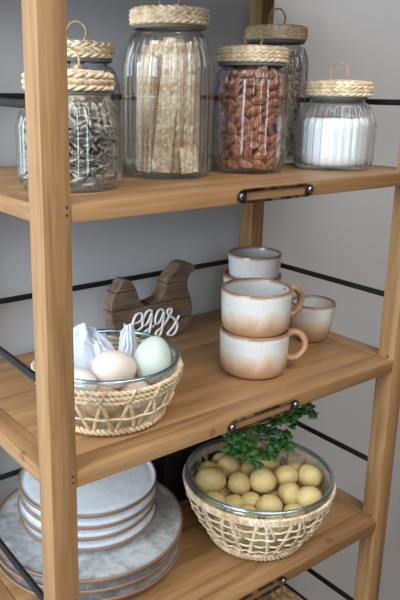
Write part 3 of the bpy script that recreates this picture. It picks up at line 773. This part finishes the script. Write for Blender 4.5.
tips = [(.330, .105, -.098), (.350, .095, -.118), (.362, .100, -.140), (.385, .092, -.152), (.405, .090, -.150), (.400, .110, -.112), (.375, .115, -.100), (.420, .105, -.120), (.430, .100, -.142), (.452, .100, -.134), (.440, .115, -.112), (.460, .105, -.104), (.480, .100, -.098), (.500, .100, -.098), (.508, .095, -.108), (.470, .100, -.116), (.345, .110, -.130), (.415, .085, -.135), (.448, .095, -.150)]
for i, tp in enumerate(tips):
    T_ = Vector(tp) - root; m1 = T_ * .5 + Vector((rp_.uniform(-.01, .01), .02, .012))
    pts = smoothline([Vector((rp_.uniform(-.008, .008), .012, -.03)), Vector((0, .01, 0)), m1, T_], 5); st.tube(pts, .0010, 6)
    dr = (pts[-1] - pts[-4]).normalized()
    for k in range(6):
        ang = (k - 2.5) * .62 + rp_.uniform(-.2, .2); side = dr.cross(Vector((0, 0, 1))).normalized()
        d = dr * math.cos(ang) + side * math.sin(ang) + Vector((0, 0, rp_.uniform(-.4, .3)))
        off = T_ - dr * rp_.uniform(0, .012) + Vector((rp_.uniform(-.006, .006), rp_.uniform(-.006, .006), rp_.uniform(-.005, .005)))
        leaflet(off, d, Vector((cd.x * .8 + rp_.uniform(-.5, .5), cd.y * .8 + rp_.uniform(-.5, .5), .7)), rp_.uniform(.013, .019))
st.build('stem', STM, sprig); lf.build('leaves', LM, sprig, fix=False)

# ------------------------------------------------------------------ hen sign
hen = [(.2383, .0378), (.2342, .055), (.2338, .0805), (.2386, .0912), (.247, .1013), (.2576, .1142), (.2683, .114), (.2764, .1035), (.283, .0893), (.288, .0758), (.2947, .0684), (.3082, .067), (.3264, .0701), (.3338, .0751), (.34, .0862), (.3467, .102), (.3547, .1104), (.365, .1194), (.372, .1261), (.3827, .1285), (.3936, .126), (.3998, .1213), (.4037, .1159), (.4002, .1105), (.3923, .1077), (.3895, .1013), (.3873, .0908), (.3889, .0782), (.3954, .0647), (.399, .0491), (.3977, .0316), (.3907, .0177), (.3787, .0064), (.3650, .0002), (.265, .0002), (.2480, .014)]
YH, TH_ = .290, .028
def hen_mat():
    n = NT('weathered_board'); v = n.coord((5, 40, 45)); f = n.noise(v, 1.5, 5, .65, .4); g = n.noise(n.coord(), 30, 3)
    col = n.ramp(n.math('ADD', n.math('MULTIPLY', f, .7), n.math('MULTIPLY', g, .3)), [(.32, (70, 55, 44)), (.5, (110, 90, 72)), (.68, (144, 122, 102))])
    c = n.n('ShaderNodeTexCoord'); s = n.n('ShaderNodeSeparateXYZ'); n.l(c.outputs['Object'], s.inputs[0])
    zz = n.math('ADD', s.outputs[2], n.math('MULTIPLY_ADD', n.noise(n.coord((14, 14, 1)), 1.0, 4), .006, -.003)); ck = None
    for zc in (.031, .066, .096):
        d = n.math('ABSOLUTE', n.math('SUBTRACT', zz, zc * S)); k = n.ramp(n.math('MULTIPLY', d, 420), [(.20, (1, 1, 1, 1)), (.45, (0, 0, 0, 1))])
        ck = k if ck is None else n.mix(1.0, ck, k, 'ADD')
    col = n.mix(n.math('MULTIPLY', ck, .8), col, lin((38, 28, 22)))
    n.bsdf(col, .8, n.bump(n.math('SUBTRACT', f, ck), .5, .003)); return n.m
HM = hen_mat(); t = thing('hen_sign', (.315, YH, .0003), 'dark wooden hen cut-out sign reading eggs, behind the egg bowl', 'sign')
pl = [Vector((a - .315, 0, b)) for a, b in hen]; n = len(pl)
bm = bmesh.new(); fv = [bm.verts.new(p) for p in smoothline(pl[:-3], 3)[:-1] + pl[-3:]]
face = bm.faces.new(fv); ex = bmesh.ops.extrude_face_region(bm, geom=[face])
bmesh.ops.translate(bm, vec=(0, TH_, 0), verts=[v for v in ex['geom'] if isinstance(v, bmesh.types.BMVert)])
bmesh.ops.recalc_face_normals(bm, faces=bm.faces)
for zc in (.030, .058, .086):        # board joints: shallow grooves are cut as thin beads of dark gap below
    bmesh.ops.bisect_plane(bm, geom=list(bm.verts) + list(bm.edges) + list(bm.faces), plane_co=(0, 0, zc), plane_no=(0, 0, 1))
ed = [e for e in bm.edges if len(e.link_faces) == 2 and all(abs(abs(f.normal.y)) > .9 for f in e.link_faces) and abs(e.verts[0].co.z - e.verts[1].co.z) < 1e-6 and min(abs(e.verts[0].co.z - zc) for zc in (.030, .058, .086)) < 1e-5]
r = bmesh.ops.bevel(bm, geom=ed, offset=.0012, segments=2, affect='EDGES')
for v in bm.verts:
    for zc in (.030, .058, .086):
        if abs(v.co.z - zc) < 2e-5 and len([f for f in v.link_faces]) and v.co.y < .001: v.co.y = .0016
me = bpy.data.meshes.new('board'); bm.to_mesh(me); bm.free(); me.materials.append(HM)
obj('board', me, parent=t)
let = {'e': [(.2722, .0391), (.2794, .04), (.2879, .0423), (.2918, .0473), (.2905, .0537), (.2852, .0558), (.2793, .0535), (.2748, .0471), (.2722, .0386), (.2735, .0309), (.2781, .0266), (.2853, .0275), (.2932, .0322)],
 'g': [(.3117, .0544), (.307, .0575), (.301, .0552), (.2951, .0478), (.2919, .0393), (.2939, .0332), (.2999, .0338), (.3058, .0412), (.3104, .0512), (.3098, .0404), (.308, .0264), (.304, .0156), (.2987, .0133), (.2946, .0176), (.2986, .0219), (.3073, .0254), (.316, .0283)],
 'h': [(.3355, .0512), (.3307, .0544), (.3246, .0526), (.3199, .0454), (.318, .0366), (.3201, .0304), (.3255, .0317), (.3316, .0386), (.3363, .0482), (.3351, .0356), (.3333, .0214), (.3293, .0105), (.3245, .0086), (.3196, .0131), (.3237, .0181), (.3319, .0217), (.3421, .0314)],
 's': [(.3421, .0314), (.3475, .0391), (.3529, .0481), (.3508, .0519), (.3459, .0517), (.3432, .0475), (.3468, .0416), (.356, .0346), (.3633, .0268), (.3656, .018), (.3629, .0096), (.356, .0039), (.3482, .0049), (.3453, .0084), (.3494, .0123), (.3578, .0195), (.3639, .0284), (.3695, .0362)]}
WM = plain('white_letter_paint', (232, 230, 228), .6, .05, 80)
for k, l in let.items():
    pts = smoothline([(a - .315, -.0018, b) for a, b in l], 6); m_ = len(pts)
    rr = [  .0019 + .0008 * abs((pts[min(i + 1, m_ - 1)] - pts[max(i - 1, 0)]).normalized().z) for i in range(m_)]
    MB().tube(pts, rr, 8, False, .8, (0, 1, 0)).build('letter', WM, t)

# ------------------------------------------------------------------ black tin at the back of the bottom shelf
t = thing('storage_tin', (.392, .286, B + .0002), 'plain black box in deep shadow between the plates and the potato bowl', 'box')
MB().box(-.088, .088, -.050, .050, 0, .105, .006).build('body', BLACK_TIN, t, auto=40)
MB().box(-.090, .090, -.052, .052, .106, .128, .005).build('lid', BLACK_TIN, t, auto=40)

# ------------------------------------------------------------------ wicker basket on the shelf below
t = thing('wicker_basket', (.330, .180, ZS[5] + .0002), 'brown wicker basket with dark rim under the lowest visible shelf', 'basket')
bx, by, bh = .172, .150, .118
def basket_side():
    mb = MB(); N = 200; M_ = 40
    def path(u, k):
        L = [(-bx, -by), (bx, -by), (bx, by), (-bx, by)]; per = [2 * bx, 2 * by, 2 * bx, 2 * by]; tot = sum(per); d = u * tot
        for i in range(4):
            if d <= per[i]:
                q = d / per[i]; a, b = L[i], L[(i + 1) % 4]; return a[0] + (b[0] - a[0]) * q, a[1] + (b[1] - a[1]) * q, i
            d -= per[i]
        return L[0][0], L[0][1], 0
    NR = [(0, -1), (1, 0), (0, 1), (-1, 0)]; v = []; f = []
    for s in (0, 1):
        for j in range(M_ + 1):
            for i in range(N):
                x, y, k = path(i / N, 0); zt = j / M_
                h = .0022 * math.sin(2 * PI * (i / 8 + .5 * (int(zt * 10) % 2))) * abs(math.sin(PI * zt * 10)) ** .5
                o_ = (h if s == 0 else h - .006); sc = .93 + .07 * zt
                v.append((x * sc + NR[k][0] * o_, y * sc + NR[k][1] * o_, zt * bh))
    n = (M_ + 1) * N
    for j in range(M_):
        for i in range(N):
            l = (i + 1) % N; a = j * N + i; b = j * N + l
            f += [(a, b, b + N, a + N), (n + a, n + a + N, n + b + N, n + b)]
    for i in range(N):
        l = (i + 1) % N; f += [(i, n + i, n + l, l), (M_ * N + i, M_ * N + l, n + M_ * N + l, n + M_ * N + i)]
    return mb.add(v, f)
basket_side().build('woven_side', WILLOW, t)
MB().box(-bx * .92, bx * .92, -by * .92, by * .92, 0, .005).build('woven_base', WILLOW, t)
MB().tube([(-bx, -by, bh + .002), (bx, -by, bh + .002), (bx, by, bh + .002), (-bx, by, bh + .002)], .0028, 8, True).build('rim', plain('dark_wire', (58, 42, 34), .5), t)

# ------------------------------------------------------------------ scale everything to metres
done = set()
for o in list(bpy.data.objects):
    o.location = o.location * S
    if o.type == 'MESH' and o.data.name not in done:
        done.add(o.data.name); o.data.transform(Matrix.Scale(S, 4))

# ------------------------------------------------------------------ light
def area(name, loc, target, sx, sy, power, col):
    l = bpy.data.lights.new(name, 'AREA'); l.shape = 'RECTANGLE'; l.size = sx; l.size_y = sy; l.energy = power; l.color = col
    o = bpy.data.objects.new(name, l); C.objects.link(o); o.location = loc
    o.rotation_euler = (Vector(target) - Vector(loc)).to_track_quat('-Z', 'Y').to_euler(); return o
area('window_light_side', (-1.65, -.34, .76), (.25, .10, .03), 1.0, 1.75, 84, (.72, .86, 1.0))
area('skylight_front', (.40, -1.35, 2.1), (.45, .05, -.1), 1.7, 1.1, 43, (1.0, .98, .96))
area('window_light_front', (-1.0, -1.95, 1.30), (.25, .1, .05), 1.3, 1.1, 24, (.93, .96, 1.0))
w = bpy.data.worlds.new('room_ambience'); bpy.context.scene.world = w; w.use_nodes = True
bg = w.node_tree.nodes['Background']; bg.inputs[0].default_value = (.74, .88, 1.0, 1); bg.inputs[1].default_value = .06

# ------------------------------------------------------------------ camera
cam = bpy.data.cameras.new('camera'); co = bpy.data.objects.new('camera', cam); C.objects.link(co)
r = Vector((.80448194, -.59387036, .01126065)); u = Vector((.1456468, .21560769, .96555701)); f = Vector((.57584357, .77513309, -.25994781))
M = Matrix((r, u, -f)).transposed().to_4x4(); M.translation = Vector((-.33659938, -.60048155, .40872936)) * S
co.matrix_world = M
cam.sensor_fit = 'HORIZONTAL'; cam.sensor_width = 36.0; cam.lens = 690.536187 * 36 / 400
cam.shift_x = (200 - 158.385125) / 400; cam.shift_y = (277.961472 - 300) / 400
cam.clip_start = .02
sc = bpy.context.scene; sc.camera = co
sc.cycles.transparent_max_bounces = 40; sc.cycles.max_bounces = 12
sc.view_settings.view_transform = 'Standard'; sc.view_settings.look = 'None'; sc.view_settings.gamma = 1; sc.view_settings.use_curve_mapping = False
sc.view_settings.exposure = -0.15
